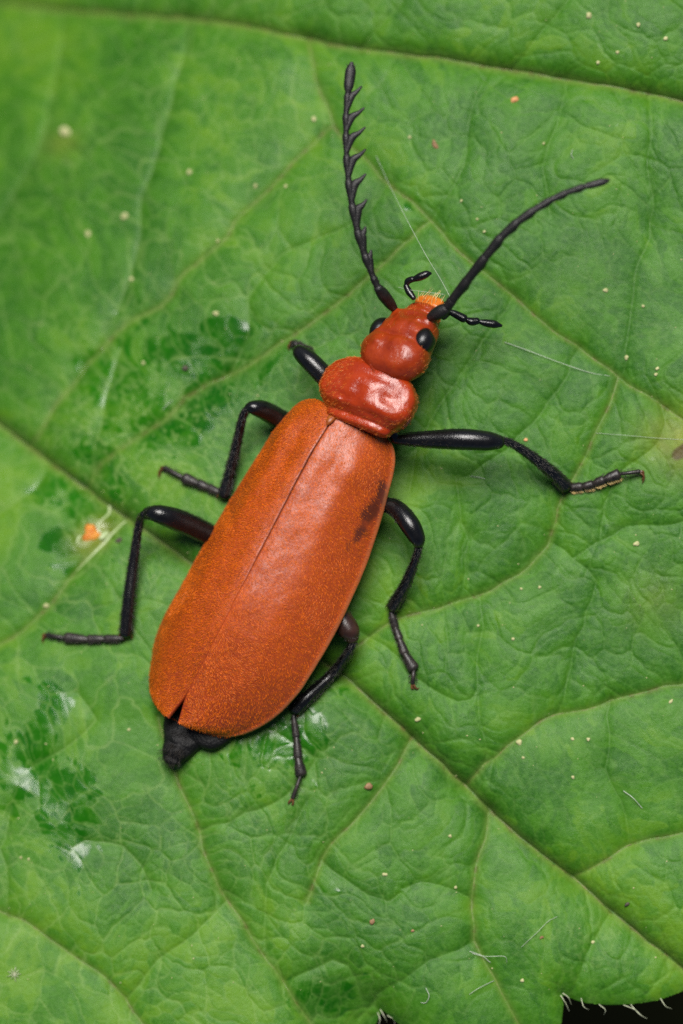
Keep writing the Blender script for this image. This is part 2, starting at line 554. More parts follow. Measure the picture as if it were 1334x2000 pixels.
OUTLINE = [(-1500, -300), (-1250, -800), (-600, -1150), (200, -1250), (1000, -1150), (1700, -800), (2200, -200), (2350, 400), (2250, 900), (2170, 960), (2160, 1060), (2060, 1180), (1990, 1210), (1960, 1330), (1850, 1470), (1770, 1500), (1740, 1600), (1640, 1730), (1540, 1770), (1520, 1850), (1440, 1890), (1380, 1922), (1334, 1940), (1288, 1956), (1240, 1963), (1194, 1965), (1150, 1962), (1128, 1957), (1110, 1950), (1099, 1944), (1102, 1965), (1098, 2000), (1080, 2025), (1020, 2050), (930, 2060), (850, 2045), (800, 2018), (765, 1994), (747, 1978), (742, 1990), (735, 2006), (690, 2050), (600, 2090), (480, 2110), (420, 2130), (400, 2112), (330, 2110), (200, 2130), (110, 2110), (60, 2080), (20, 2100), (-120, 2090), (-240, 2000), (-290, 2010), (-450, 1930), (-560, 1800), (-640, 1790), (-800, 1600), (-1000, 1300), (-1250, 900), (-1450, 350)]


def true_xy(px, py):
    z = zbase(px, py); s = 1 - z / DP
    for _ in range(3):
        x = 667 + (px - 667) * s; y = 1000 + (py - 1000) * s
        s = 1 - zbase(x, y) / DP
    return 667 + (px - 667) * s, 1000 + (py - 1000) * s


def axis(lo, hi, a, b, step):
    fine = np.arange(lo, hi, step)
    up = [fine[-1]]; st = step
    while up[-1] < b: st = min(st * 1.16, 45); up.append(up[-1] + st)
    dn = [fine[0]]; st = step
    while dn[-1] > a: st = min(st * 1.16, 45); dn.append(dn[-1] - st)
    return np.concatenate([dn[:0:-1], fine, up[1:]])


STEP = 2.3
GX = axis(-70, 1400, -1560, 2400, STEP)
GY = axis(-60, 2075, -1300, 2190, STEP)
X, Y = np.meshgrid(GX, GY)
X = X.astype(np.float32); Y = Y.astype(np.float32)


def seg_dist(X, Y, pts, R, store):
    """lower store to the distance from polyline pts, within R."""
    for (x0, y0), (x1, y1) in zip(pts[:-1], pts[1:]):
        i0, i1 = np.searchsorted(GX, [min(x0, x1) - R, max(x0, x1) + R])
        j0, j1 = np.searchsorted(GY, [min(y0, y1) - R, max(y0, y1) + R])
        if i1 <= i0 or j1 <= j0: continue
        x = X[j0:j1, i0:i1]; y = Y[j0:j1, i0:i1]
        dx, dy = x1 - x0, y1 - y0
        t = np.clip(((x - x0) * dx + (y - y0) * dy) / (dx * dx + dy * dy + 1e-9), 0, 1)
        d = np.hypot(x - x0 - t * dx, y - y0 - t * dy)
        store[j0:j1, i0:i1] = np.minimum(store[j0:j1, i0:i1], d)


dist = [np.full(X.shape, R, np.float32) for R in (330, 190, 90)]
vein_lines = []
for pts, cls in VEINS:
    q = np.array([true_xy(float(a), float(b)) for a, b in pts])
    n = max(8, int(np.linalg.norm(np.diff(q, axis=0), axis=1).sum() / 26))
    q = catmull(np.hstack([q, np.zeros((len(q), 1))]), n)[:, :2]
    jx = (vnoise(q[:, 0] / 34, q[:, 1] / 34, 3) - .5); jy = (vnoise(q[:, 0] / 34, q[:, 1] / 34, 8) - .5)
    amp = (5, 7, 11)[cls]
    q = q + np.stack([jx, jy], 1) * amp
    vein_lines.append((q, cls))
    seg_dist(X, Y, q, (330, 190, 90)[cls], dist[cls])
d0, d1, d2 = dist

# signed distance to the outline
sd = np.full(X.shape, 1e9, np.float32); inside = np.zeros(X.shape, bool)
oc = np.array([true_xy(float(a), float(b)) for a, b in OUTLINE])
for (x0, y0), (x1, y1) in zip(oc, np.roll(oc, -1, 0)):
    dx, dy = x1 - x0, y1 - y0
    t = np.clip(((X - x0) * dx + (Y - y0) * dy) / (dx * dx + dy * dy), 0, 1)
    sd = np.minimum(sd, np.hypot(X - x0 - t * dx, Y - y0 - t * dy))
    if abs(dy) > 1e-6:
        cr = ((y0 > Y) != (y1 > Y)) & (X < dx * (Y - y0) / dy + x0)
        inside ^= cr
sd = np.where(inside, -sd, sd)

# venule nets: cells stretched across the side veins
wx = X + 78 * (fbm(X, Y, 190, 3, 2) - .5) * 2; wy = Y + 78 * (fbm(X, Y, 190, 3, 12) - .5) * 2
wx = wx + 2.6 * (vnoise(X / 13, Y / 13, 22) - .5) * 2; wy = wy + 2.6 * (vnoise(X / 13, Y / 13, 25) - .5) * 2
ca, sa = math.cos(math.radians(-52)), math.sin(math.radians(-52))
ra = wx * ca - wy * sa; rb = wx * sa + wy * ca
_, e3, id3 = voronoi(ra / 92, rb / 62, 1)
_, e4, id4 = voronoi(ra / 37, rb / 30, 4)
_, e5, id5 = voronoi(wx / 15, wy / 15, 7, .95)
e3 = e3 * 62; e4 = e4 * 30; e5 = e5 * 15
patchy = fbm(X, Y, 300, 3, 31)                         # where the net stands out
relief = .12 + .58 * smooth(.36, .66, patchy)
big = fbm(X, Y, 420, 3, 40) - .5

Z = zbase(X, Y).astype(np.float32)
Z += 26 * big
Z += 34 * (1 - np.exp(-d0 / 46)) + 5.0 * (1 - np.exp(-d0 / 8)) - 30
Z += 16 * (1 - np.exp(-d1 / 36)) + 3.2 * (1 - np.exp(-d1 / 7)) - 11
Z += 8 * (1 - np.exp(-d2 / 26)) + 1.8 * (1 - np.exp(-d2 / 5)) - 5
Z += relief * (3.2 * (1 - np.exp(-e3 / 7.0)) + 1.25 * (1 - np.exp(-e4 / 3.4)) + .22 * (1 - np.exp(-e5 / 2.5)))
Z += .5 * (id4 - .5) * (1 - np.exp(-e4 / 6))
Z += 7 * (fbm(X, Y, 90, 2, 50) - .5)
for q, cls in vein_lines[:2]:
    dv = np.full(X.shape, 330, np.float32); seg_dist(X, Y, q, 330, dv)
    yv = np.interp(X, q[:, 0], q[:, 1])
    upper = smooth(-2, 4, yv - Y)
    gk = .55 if q is vein_lines[0][0] else 1.0
    Z += gk * upper * 17 * (1 - np.exp(-dv / 15)) * np.exp(-dv / 110)
    Z -= gk * (1 - upper) * 5 * (1 - np.exp(-dv / 15)) * np.exp(-dv / 60)
ed = np.maximum(-sd, 0)
Z -= 30 * np.exp(-ed / 34)
# the glossy lobe beside the notch rolls under
Z -= 55 * np.exp(-(((X - 690) / 95)**2 + ((Y - 2010) / 95)**2))


def blob(x, y, rx, ry, rot=0):
    c, s = math.cos(math.radians(rot)), math.sin(math.radians(rot))
    a = (X - x) * c + (Y - y) * s; b = -(X - x) * s + (Y - y) * c
    return np.exp(-((a / rx)**2 + (b / ry)**2))


wetf = np.zeros(X.shape, np.float32)
for a in [(350, 690, 130, 70, 15), (230, 760, 120, 70, 30), (390, 780, 90, 60, 0), (150, 985, 95, 50, 35), (110, 1060, 60, 40, 0), (430, 650, 60, 35, 10),
          (95, 1375, 42, 50, 0), (60, 1450, 60, 60, 0), (130, 1560, 75, 75, 0), (150, 1650, 45, 60, 0), (60, 1530, 70, 50, 0), (560, 1440, 110, 60, -20), (640, 1940, 70, 40, 0),
          (330, 830, 90, 60, 0), (190, 900, 70, 40, 40)]:
    wetf = np.maximum(wetf, blob(*a))
wetf = wetf + .62 * (id4 - .5) + .42 * (fbm(X, Y, 45, 4, 61) - .5) + .25 * (id5 - .5)
WET = smooth(.47, .54, wetf).astype(np.float32)
WET = WET * (.62 + .38 * smooth(.3, .6, fbm(X, Y, 20, 3, 71)))

keepv = smooth(.30, .62, fbm(X, Y, 120, 4, 81))
VEN = np.maximum(.9 * np.exp(-(e3 / 2.6)**2), .8 * np.exp(-(e4 / 2.0)**2) * keepv)
VEN = np.maximum(VEN, .35 * np.exp(-(e5 / 1.8)**2) * smooth(.45, .7, patchy))
VEN = np.maximum(VEN, .55 * np.exp(-(d2 / 3.5)**2))
VEN = VEN * (.35 + .9 * fbm(X, Y, 26, 3, 91))
FLK = smooth(.60, .72, fbm(X, Y, 8, 3, 141)) * np.clip(blob(260, 830, 240, 150, 20) + blob(200, 940, 120, 70, 40) + .5 * blob(1150, 1830, 200, 90) + .5 * blob(520, 1560, 160, 120), 0, 1)
VEN = VEN * (.24 + .52 * smooth(950, 300, X))
VEN = np.maximum(VEN, .75 * FLK)
VEI = np.maximum(np.exp(-(d0 / 9)**2), .75 * np.exp(-(d1 / 7)**2))
TONE = .47 + 1.3 * (fbm(X, Y, 240, 5, 101) - .5) + .34 * (id4 - .5) + .20 * (id3 - .5) + .22 * (id5 - .5)
TONE = TONE + .22 * smooth(900, 0, Y) * smooth(900, 100, X)
YEL = .55 * blob(1330, 860, 75, 60) + .75 * blob(178, 1045, 44, 28, -40) + .22 * blob(100, 250, 40, 30) + .12 * blob(1270, 1170, 60, 60)
YEL = YEL * (.5 + fbm(X, Y, 40, 4, 111))
BRO = smooth(.35, .6, blob(1334, 880, 34, 16, -30) * (.6 + .8 * fbm(X, Y, 18, 3, 121))) * .8
for vcls, dd, wd in ((0, d0, 5.0), (1, d1, 3.5)):
    BRO = np.maximum(BRO, .55 * np.exp(-(dd / wd)**2) * smooth(.60, .72, fbm(X, Y, 16, 3, 131 + vcls)))

# keep the faces that touch the inside and pull their outer corners onto the outline
vin = sd < 0
keep = vin[:-1, :-1] | vin[1:, :-1] | vin[:-1, 1:] | vin[1:, 1:]
gy_, gx_ = np.gradient(sd)
gx_ = gx_ / np.gradient(X, axis=1); gy_ = gy_ / np.gradient(Y, axis=0)
gl = np.hypot(gx_, gy_) + 1e-6
XS = np.where(sd > 0, X - gx_ / gl * sd, X); YS = np.where(sd > 0, Y - gy_ / gl * sd, Y)
nyv, nxv = X.shape
idx = np.arange(nxv * nyv).reshape(nyv, nxv)
F = np.stack([idx[:-1, :-1], idx[1:, :-1], idx[1:, 1:], idx[:-1, 1:]], -1)[keep]       # counter-clockwise from above once y is flipped
used = np.zeros(nxv * nyv, bool); used[F.ravel()] = True
newi = np.cumsum(used) - 1
F = newi[F]
VP = np.stack([XS, YS, Z], -1).reshape(-1, 3)[used]
nv_top = len(VP)
# rim: border edges folded down to the underside
E = np.concatenate([F[:, [0, 1]], F[:, [1, 2]], F[:, [2, 3]], F[:, [3, 0]]])
key = np.sort(E, 1); kk = key[:, 0].astype(np.int64) * (nv_top + 1) + key[:, 1]
_, inv, cnt = np.unique(kk, return_inverse=True, return_counts=True)
BE = E[cnt[inv] == 1]
bv = np.unique(BE); low = np.full(nv_top, -1); low[bv] = nv_top + np.arange(len(bv))
VL = VP[bv].copy(); VL[:, 2] -= 13
FR = np.stack([BE[:, 1], BE[:, 0], low[BE[:, 0]], low[BE[:, 1]]], 1)
VA = world(np.vstack([VP, VL])).astype(np.float32); FA = np.vstack([F, FR]).astype(np.int32)


def fast_mesh(name, V, Fq):
    me = bpy.data.meshes.new(name)
    me.vertices.add(len(V)); me.vertices.foreach_set('co', np.ascontiguousarray(V, np.float32).ravel())
    me.loops.add(Fq.size); me.loops.foreach_set('vertex_index', np.ascontiguousarray(Fq, np.int32).ravel())
    me.polygons.add(len(Fq)); me.polygons.foreach_set('loop_start', np.arange(0, Fq.size, 4, dtype=np.int32))
    me.update(calc_edges=True)
    me.shade_smooth()
    return me


leaf = empty('leaf', world(np.array([667, 1000, -20.])))
tag(leaf, 'large green toothed leaf with sunken veins and glossy damp patches under the beetle', 'leaf')
bm_ = fast_mesh('blade', VA, FA)
for nme, chans in (('masks', (VEI, VEN, WET)), ('tones', (TONE, YEL, BRO))):
    a = bm_.attributes.new(nme, 'FLOAT_COLOR', 'POINT')
    arr = np.ones((len(VA), 4), np.float32)
    for i, ch in enumerate(chans):
        arr[:nv_top, i] = np.clip(ch, 0, 1).reshape(-1)[used]; arr[nv_top:, i] = arr[bv, i]
    a.data.foreach_set('color', arr.ravel())
bm_.materials.append(M['leaf'])
link('blade', bm_, leaf)
# underside, coarser
q = 6
ii = np.unique(np.concatenate([np.arange(0, nyv, q), [nyv - 1]])); jj = np.unique(np.concatenate([np.arange(0, nxv, q), [nxv - 1]]))
Zs = zbase(X, Y) + 26 * big - 30 * np.exp(-ed / 34) - 34 - 55 * np.exp(-(((X - 690) / 95)**2 + ((Y - 2010) / 95)**2))
sub = np.ix_(ii, jj)
vi = vin[sub]; kp = vi[:-1, :-1] & vi[1:, :-1] & vi[:-1, 1:] & vi[1:, 1:]
ix = np.arange(vi.size).reshape(vi.shape)
Fu = np.stack([ix[:-1, :-1], ix[:-1, 1:], ix[1:, 1:], ix[1:, :-1]], -1)[kp]
us = np.zeros(vi.size, bool); us[Fu.ravel()] = True; Fu = (np.cumsum(us) - 1)[Fu]
Vu = world(np.stack([X[sub], Y[sub], Zs[sub]], -1).reshape(-1, 3)[us])
mu = fast_mesh('underside', Vu, Fu); mu.materials.append(M['under'])
link('underside', mu, leaf)


def zsurf(x, y):
    """height of the built blade at true pixel-space x, y (bilinear)."""
    x = np.asarray(x, float); y = np.asarray(y, float)
    i = np.clip(np.searchsorted(GX, x) - 1, 0, nxv - 2); j = np.clip(np.searchsorted(GY, y) - 1, 0, nyv - 2)
    tx = np.clip((x - GX[i]) / (GX[i + 1] - GX[i]), 0, 1); ty = np.clip((y - GY[j]) / (GY[j + 1] - GY[j]), 0, 1)
    return (Z[j, i] * (1 - tx) + Z[j, i + 1] * tx) * (1 - ty) + (Z[j + 1, i] * (1 - tx) + Z[j + 1, i + 1] * tx) * ty


def on_leaf(px, py, h=0.0):
    """point h above the leaf that the photo shows at px, py."""
    z = 0.0
    for _ in range(5):
        p = at(px, py, z); z = float(zsurf(p[0], p[1])) + h
    return at(px, py, z)


# veins that stand as cords in the grooves
for q, cls in vein_lines:
    if cls == 2: continue
    n = max(16, int(np.linalg.norm(np.diff(q, axis=0), axis=1).sum() / 9))
    c = catmull(np.hstack([q, np.zeros((len(q), 1))]), n)[:, :2]
    ok = (c[:, 0] > -350) & (c[:, 0] < 1690) & (c[:, 1] > -300) & (c[:, 1] < 2060)
    ok &= sd[np.clip(np.searchsorted(GY, c[:, 1]), 0, nyv - 1), np.clip(np.searchsorted(GX, c[:, 0]), 0, nxv - 1)] < -7
    c = c[ok]
    if len(c) < 4: continue
    r0 = (2.0, 1.15)[cls]
    prof = r0 * (1.0 - (.35 if cls else 0) * np.linspace(0, 1, len(c))) * (.75 + .5 * vnoise(c[:, 0] / 14, c[:, 1] / 14, 5))
    pts = np.stack([c[:, 0], c[:, 1], zsurf(c[:, 0], c[:, 1]) - .35 * r0], 1)
    mb = MB(); sweep(mb, pts, prof, prof * .9, n=len(c), seg=8)
    mb.build('vein', M['vein'], leaf)

# fine hairs along the toothed edge
for (a, b, c) in [((1095, 1944), (1104, 1958), (1112, 1975)), ((1099, 1940), (1110, 1948), (1116, 1962)), ((1135, 1950), (1140, 1966), (1150, 1972)), ((1170, 1962), (1182, 1972), (1180, 1982)), ((1232, 1962), (1248, 1980), (1264, 1990)), ((1218, 1963), (1240, 1972), (1256, 1986)),
                  ((1290, 1950), (1300, 1965), (1312, 1970)), ((743, 1972), (750, 1984), (756, 1996)), ((738, 1978), (742, 1992), (738, 2006)), ((757, 1984), (768, 1990), (772, 2003))]:
    p0 = on_leaf(*a); p1 = at(*b, p0[2] + 6); p2 = at(*c, p0[2] - 4)
    mb = MB(); sweep(mb, [p0, p1, p2], [.9, .7, .25], n=10, seg=6)
    mb.build('hair', M['hairw'], leaf)

# orange blister with pale torn tissue round it
g = on_leaf(178, 1043)
mb = MB()
th = np.linspace(0, 2 * np.pi, 20, endpoint=False)
rows = []
for k, (r, h) in enumerate([(19, -3), (17, .5), (14, 2.5), (9, 4.5), (4, 4.2), (.8, 4.6)]):
    rr = r * (1 + .20 * np.sin(3 * th + .6) + .14 * np.sin(5 * th + k) + .08 * np.sin(9 * th + 2 * k))
    rows.append(np.stack([g[0] + rr * np.cos(th) * .92, g[1] + rr * np.sin(th), np.full_like(th, g[2] + h)], 1))
mb.grid(np.array(rows))
mb.build('gall', M['gall'], leaf)['label'] = 'small orange blister raised on the blade'
for pl, wd in (([(214, 988), (213, 1003), (200, 1015), (188, 1028)], [2.5, 3, 2.4, 1.2]), ([(246, 1018), (222, 1040), (205, 1060), (180, 1085), (150, 1115)], [2, 3, 3.4, 2.6, 1]), ([(196, 1052), (204, 1046), (212, 1040)], [5, 8, 4]), ([(150, 1062), (153, 1052), (158, 1046)], [2, 3, 2])):
    mb = MB(); sweep(mb, [on_leaf(a, b, .5) for a, b in pl], wd, np.array(wd) * .5, n=18, seg=8, rough=.25)
    mb.build('torn_tissue', M['galltissue'], leaf)

# ------------------------------------------------------------------ ground far below
gn = 60
gxs = np.linspace(-40, 40, gn)
GXX, GYY = np.meshgrid(gxs, gxs)
GZ = -9 + 1.2 * (fbm(GXX * 10 + 500, GYY * 10 + 500, 60, 4, 7) - .5)
gi = np.arange(gn * gn).reshape(gn, gn)
Fg = np.stack([gi[:-1, :-1], gi[:-1, 1:], gi[1:, 1:], gi[1:, :-1]], -1).reshape(-1, 4)
mg = fast_mesh('ground', np.stack([GXX, GYY, GZ], -1).reshape(-1, 3), Fg)
mg.materials.append(M['ground'])
tag(link('ground', mg), 'dark shaded soil far below the leaf', 'ground', kind='structure')

# ------------------------------------------------------------------ the beetle
beetle = empty('cardinal_beetle', world(on_leaf(560, 1090)))
tag(beetle, 'red beetle with orange velvety wing cases and black legs standing on the leaf', 'beetle')


def hairs(name, mat, parent, roots, dirs, length, radius, bend=None):
    """one strand object: roots, dirs in pixel space, lengths in pixels."""
    n = len(roots)
    L = np.broadcast_to(np.asarray(length, float), (n,))[:, None]
    bend = np.zeros((n, 3)) if bend is None else bend
    p0 = roots; p1 = roots + dirs * L * .5 + bend * L * .15; p2 = roots + dirs * L + bend * L * .5
    pts = world(np.stack([p0, p1, p2], 1)).reshape(-1, 3).astype(np.float32)
    hc = bpy.data.hair_curves.new(name)
    hc.add_curves([3] * n)
    hc.position_data.foreach_set('vector', pts.ravel())
    ra = hc.attributes.get('radius') or hc.attributes.new('radius', 'FLOAT', 'POINT')
    rr = np.tile(np.array([1, .8, .25], np.float32) * radius * K, n)
    ra.data.foreach_set('value', rr)
    hc.materials.append(mat)
    o = link(name, hc, parent)
    o['kind'] = 'stuff'
    return o


def unit(v):
    return v / (np.linalg.norm(v, axis=-1, keepdims=True) + 1e-9)


# --- wing cases
ROLL = 22.0
EF = Frame(at(637, 828, 196), (0.461, -0.887), ROLL, 0.0)
EA = [-36, -28, -8, 26, 70, 110, 250, 370, 475, 540, 585, 620, 642, 653, 657]
EW = [76, 98, 117, 130, 140, 147, 164, 169, 167, 156, 138, 113, 82, 47, 12]
EH = [46, 54, 64, 78, 88, 95, 107, 105, 92, 79, 66, 52, 40, 30, 24]
EA = [q * .98 for q in EA]; EW = [q * .955 for q in EW]; EH = [q * .90 for q in EH]
# the inner edge parts from its neighbour towards the tip
def inner(a): return .05 - 1.2 * smooth(260, 400, a) * smooth(590, 560, a) + 12 * smooth(565, 655, a)**1.4
def ridge(a): return -18 * smooth(70, -36, a)
def droop(a): return 116 * smooth(220, 700, a)**2.1     # the rear of the body bends down to the leaf


def elytron_pt(a, v, side, noisy=True):
    """a: distance behind the front edge, v: 0 at the seam .. 1 at the margin."""
    W = pchip(EA, EW, a); H = pchip(EA, EH, a); xi = inner(a)
    W = np.maximum(W + 2, xi + 2)
    x = xi + (W - xi) * np.clip(v, 0, 1)
    vv = np.clip(v, 0, 1)
    z = ridge(a) - 1.12 * H * (vv**2.1 * .92 + .08 * vv) - 20 * vv**6
    # narrow turned-up margin
    lip = smooth(.945, 1.0, vv)
    z = z + 1.8 * lip; x = x + 2.2 * lip
    # seam: a low rounded bead beside a groove
    z = z - 1.6 * np.exp(-(vv / .012)**2) * smooth(460, 150, a)
    # shoulder knob and the shallow dents behind it
    z = z + 9 * np.exp(-(((a - 46) / 34)**2 + ((vv - .66) / .17)**2)) - 5 * np.exp(-(((a - 70) / 50)**2 + ((vv - .34) / .14)**2))
    z = z + 3 * np.exp(-(((a - 150) / 90)**2 + ((vv - .55) / .12)**2))
    # faint long ribs
    z = z + 1.1 * np.sin(vv * 13 + .4) * smooth(0, 120, a) * smooth(640, 480, a) * smooth(0, .15, vv)
    if noisy:
        off = 300 if side > 0 else 900
        z = z + 4.2 * (fbm(a + off, x + off, 60, 3, 4) - .5) + 1.3 * (fbm(a + off, x + off, 12, 2, 9) - .5)
    dr = droop(a)
    return np.stack([side * x - dr * math.sin(math.radians(ROLL)), -a, z - dr * math.cos(math.radians(ROLL))], -1)


def build_elytron(side):
    nu, nvv = 190, 90
    ta = np.linspace(0, 1, nu)
    a = EA[0] + (EA[-1] - EA[0]) * np.sin(ta * np.pi / 2)**1.05
    v = np.linspace(0, 1, nvv)**.9
    A, V = np.meshgrid(a, v, indexing='ij')
    L = elytron_pt(A, V, side)
    # inner wall at the seam and the inflexed underside
    i0 = L[:, :1].copy(); i0[..., 2] -= 9; i0[..., 0] -= side * .2
    o1 = L[:, -1:].copy(); o1[..., 2] -= 5; o1[..., 0] -= side * .5
    o2 = L[:, -1:].copy(); o2[..., 2] -= 7; o2[..., 0] -= side * 9
    L = np.concatenate([i0, L, o1, o2], 1)
    G = EF(L)
    mb = MB(); mb.grid(G, wrap=False)
    Vp = np.concatenate([V[:, :1], V, V[:, -1:], V[:, -1:]], 1); Ap = np.concatenate([A[:, :1], A, A[:, -1:], A[:, -1:]], 1)
    tint = np.zeros_like(Ap)  # shade painted into the colour by the margin, plus the dark seam
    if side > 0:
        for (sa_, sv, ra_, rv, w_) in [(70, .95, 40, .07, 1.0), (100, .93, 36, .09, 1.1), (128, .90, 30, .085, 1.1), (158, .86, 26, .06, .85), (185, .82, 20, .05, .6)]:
            tint = np.maximum(tint, w_ * np.exp(-(((Ap - sa_) / ra_)**2 + ((Vp - sv) / rv)**2)))
        tint = .85 * smooth(.30, .85, tint * (.15 + 1.6 * fbm(Ap + 40, Vp * 160 + 40, 16, 4, 3)))
    tint = np.maximum(tint, .95 * np.exp(-(Vp / .012)**2) * smooth(440, 180, Ap))
    apex = smooth(480, 660, Ap); rim = smooth(.965, .985, Vp)
    o = mb.build('elytron', M['elytron'], beetle, {'tint': tint.ravel() * .9, 'apex': apex.ravel(), 'rim': rim.ravel()})
    o['label'] = 'wider orange wing case with dark shade painted on its margin' if side > 0 else 'narrower orange wing case with velvety glints'
    # velvet
    n = 24000 if side < 0 else 17000
    a = EA[0] + (EA[-1] - EA[0] - 3) * rng.random(n); v = .01 + .97 * rng.random(n)
    if side > 0:                                  # hairs left out over the painted shade
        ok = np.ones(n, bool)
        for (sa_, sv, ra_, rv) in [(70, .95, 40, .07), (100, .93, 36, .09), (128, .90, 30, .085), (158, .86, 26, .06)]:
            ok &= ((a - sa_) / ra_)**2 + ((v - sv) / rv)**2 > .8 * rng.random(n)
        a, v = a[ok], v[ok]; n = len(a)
    p = elytron_pt(a, v, side)
    pa = elytron_pt(a + 1.5, v, side); pv = elytron_pt(a, np.clip(v + .012, 0, 1), side)
    ta_ = unit(pa - p); tv_ = unit(pv - p); nn = unit(np.cross(ta_, tv_)); nn = nn * np.sign(nn[:, 2:3])
    sw = (fbm(a + 700, v * 150 + 300 * side + 700, 40, 2, 5) - .5) * 2.6 + .9
    d = unit(ta_ * np.cos(sw)[:, None] + tv_ * np.sin(sw)[:, None] + nn * (.30 + .35 * rng.random(n))[:, None] + .18 * rng.normal(size=(n, 3)))
    R = np.stack([EF.x, EF.y, EF.z])
    hairs('pubescence', M['fuzz'], o, EF(p), d @ R, 4.0 + 3.0 * rng.random(n), .24, bend=-(nn @ R) * .5)
    return o


for side in (-1, 1):
    build_elytron(side)

# --- black trunk under the wing cases and the tip of the abdomen
def trunk_bend(L):
    L = L.copy(); dr = droop(-L[..., 1])
    L[..., 0] -= dr * math.sin(math.radians(ROLL)); L[..., 2] -= dr * math.cos(math.radians(ROLL))
    return L


G, _ = loft(EF, [(-628, 34, -44, -66), (-580, 72, -44, -84), (-480, 94, -50, -104), (-300, 104, -58, -128), (-120, 100, -56, -136), (-10, 88, -50, -134), (20, 60, -46, -120)], nu=60, nv=40, exp=2.3, disp=trunk_bend)
mb = MB(); mb.grid(G)
trunk = mb.build('trunk', M['black'], beetle)


def tipd(L):
    L = L.copy()
    n_ = fbm(L[..., 0] * 1.0 + 300, L[..., 1] * 1.0 + 900, 16, 3, 2) - .5
    L[..., 2] += 8 * n_
    L[..., 2] -= 5 * np.exp(-((L[..., 1] + 24) / 5)**2) + 5 * np.exp(-((L[..., 1] - 2) / 5)**2)
    return L


TF = Frame(at(345, 1460, 46), (.40, -.917), 14, 16)
G, _ = loft(TF, [(-36, 7, 0, -12), (-29, 17, 7, -20), (-14, 25, 13, -28), (8, 34, 16, -34), (32, 48, 12, -36), (70, 62, 6, -40)], nu=44, nv=40, exp=2.1, disp=tipd)
mb = MB(); mb.grid(G)
TF2 = Frame(at(386, 1428, 46), (.46, -.887), 24, 8)
G, _ = loft(TF2, [(-24, 26, 0, -20), (-18, 42, 6, -28), (0, 56, 10, -34), (60, 78, 6, -40)], nu=24, nv=32, exp=2.2)
mb.grid(G)
tip = mb.build('abdomen', M['abdomen'], beetle)
nh = 220
th = rng.random(nh) * 2 * np.pi; ph = rng.random(nh)
lr = np.stack([26 * np.cos(th) * ph**.5, -18 + 24 * np.sin(th) * ph**.5, 20 - 14 * ph], -1)
dl = unit(np.stack([.5 * np.cos(th), -1 + 0 * th, .5 + .4 * rng.random(nh)], -1) + .3 * rng.normal(size=(nh, 3)))
hairs('setae', M['blackhair'], tip, TF(lr), dl @ np.stack([TF.x, TF.y, TF.z]), 7 + 5 * rng.random(nh), .3)

# --- scutellum
SF = Frame(at(641, 823, 192), (.461, -.887), ROLL)
G, _ = loft(SF, [(-8, 1.2, -2, -6), (-5, 3, -1, -8), (0, 5.5, 0, -10), (6, 7, -1, -12), (12, 7, -4, -14)], nu=18, nv=20)
mb = MB(); mb.grid(G); mb.build('scutellum', M['yellow'], beetle)

# --- pronotum
PF = Frame(at(719, 767, 190), (.36, -.933), 20, 7)


def pron_disp(L):
    L = L.copy(); x, y, z = L[..., 0], L[..., 1], L[..., 2]
    top = smooth(-10, 15, z)
    g = lambda cx, cy, rx, ry: np.exp(-(((x - cx) / rx)**2 + ((y - cy) / ry)**2))
    d = -6 * g(-6, -18, 14, 30) - 3.2 * g(46, -2, 10, 12) - 2.2 * g(26, -14, 8, 12) - 3.2 * g(-46, -2, 10, 12)
    d = d - 5 * g(4, 30, 46, 12) - 4 * g(-34, -26, 20, 10) - 4 * g(34, -40, 34, 6)
    d = d + 4.6 * (fbm(x + 300, y + 300, 30, 4, 6) - .5) + 3.5 * g(-40, -36, 4, 4) + 3 * g(-10, -38, 5, 4)
    pl = 53 - .42 * np.abs(x) - .12 * y
    z = -4.5 * np.log(np.exp(-z / 4.5) + np.exp(-pl / 4.5))
    L[..., 2] = z + d * top
    return L


PS = [(-69, 50, 2, -34), (-67, 60, 8, -38), (-63, 66, 12, -42), (-58, 69, 12.5, -46), (-53, 71, 12, -50), (-47, 77, 19, -54), (-34, 89, 35, -58), (-12, 98, 43, -60), (12, 97, 44.5, -58), (32, 87, 40, -52), (46, 72, 30, -44), (55, 56, 20, -36), (60, 40, 10, -26)]
G, PL = loft(PF, PS, nu=110, nv=110, exp=2.6, disp=pron_disp)
mb = MB(); mb.grid(G)
pron = mb.build('pronotum', M['pron'], beetle)


def fuzz_on(G, L, fr, n, keepf, length, rad, mat, parent, lift=.45, flow=(0, -1, 0), name='pubescence'):
    nu, nv = G.shape[:2]
    i = rng.integers(2, nu - 3, n); j = rng.integers(0, nv, n)
    fi = rng.random(n)[:, None]; fj = rng.random(n)[:, None]
    j2 = (j + 1) % nv
    p = (G[i, j] * (1 - fi) + G[i + 1, j] * fi) * (1 - fj) + (G[i, j2] * (1 - fi) + G[i + 1, j2] * fi) * fj
    l = L[i, j]
    nn = unit(np.cross(G[i + 1, j] - G[i, j], G[i, j2] - G[i, j]))
    ctr = fr(np.stack([0 * l[:, 0], l[:, 1], 0 * l[:, 2] - 5], -1))
    nn = nn * np.sign(np.sum(nn * (p - ctr), 1))[:, None]
    area = np.linalg.norm(np.cross(G[i + 1, j] - G[i, j], G[i, j2] - G[i, j]), axis=1)
    ok = (rng.random(n) < keepf(l)) & (rng.random(n) < area / np.percentile(area, 90))
    p, nn = p[ok], nn[ok]
    fl = np.asarray(flow, float) @ np.stack([fr.x, fr.y, fr.z])
    fl = fl - nn * np.sum(nn * fl, 1)[:, None]
    d = unit(unit(fl) + nn * lift + .28 * rng.normal(size=p.shape))
    hairs(name, mat, parent, p, d, length * (.6 + .8 * rng.random(len(p))), rad, bend=-nn * .4)


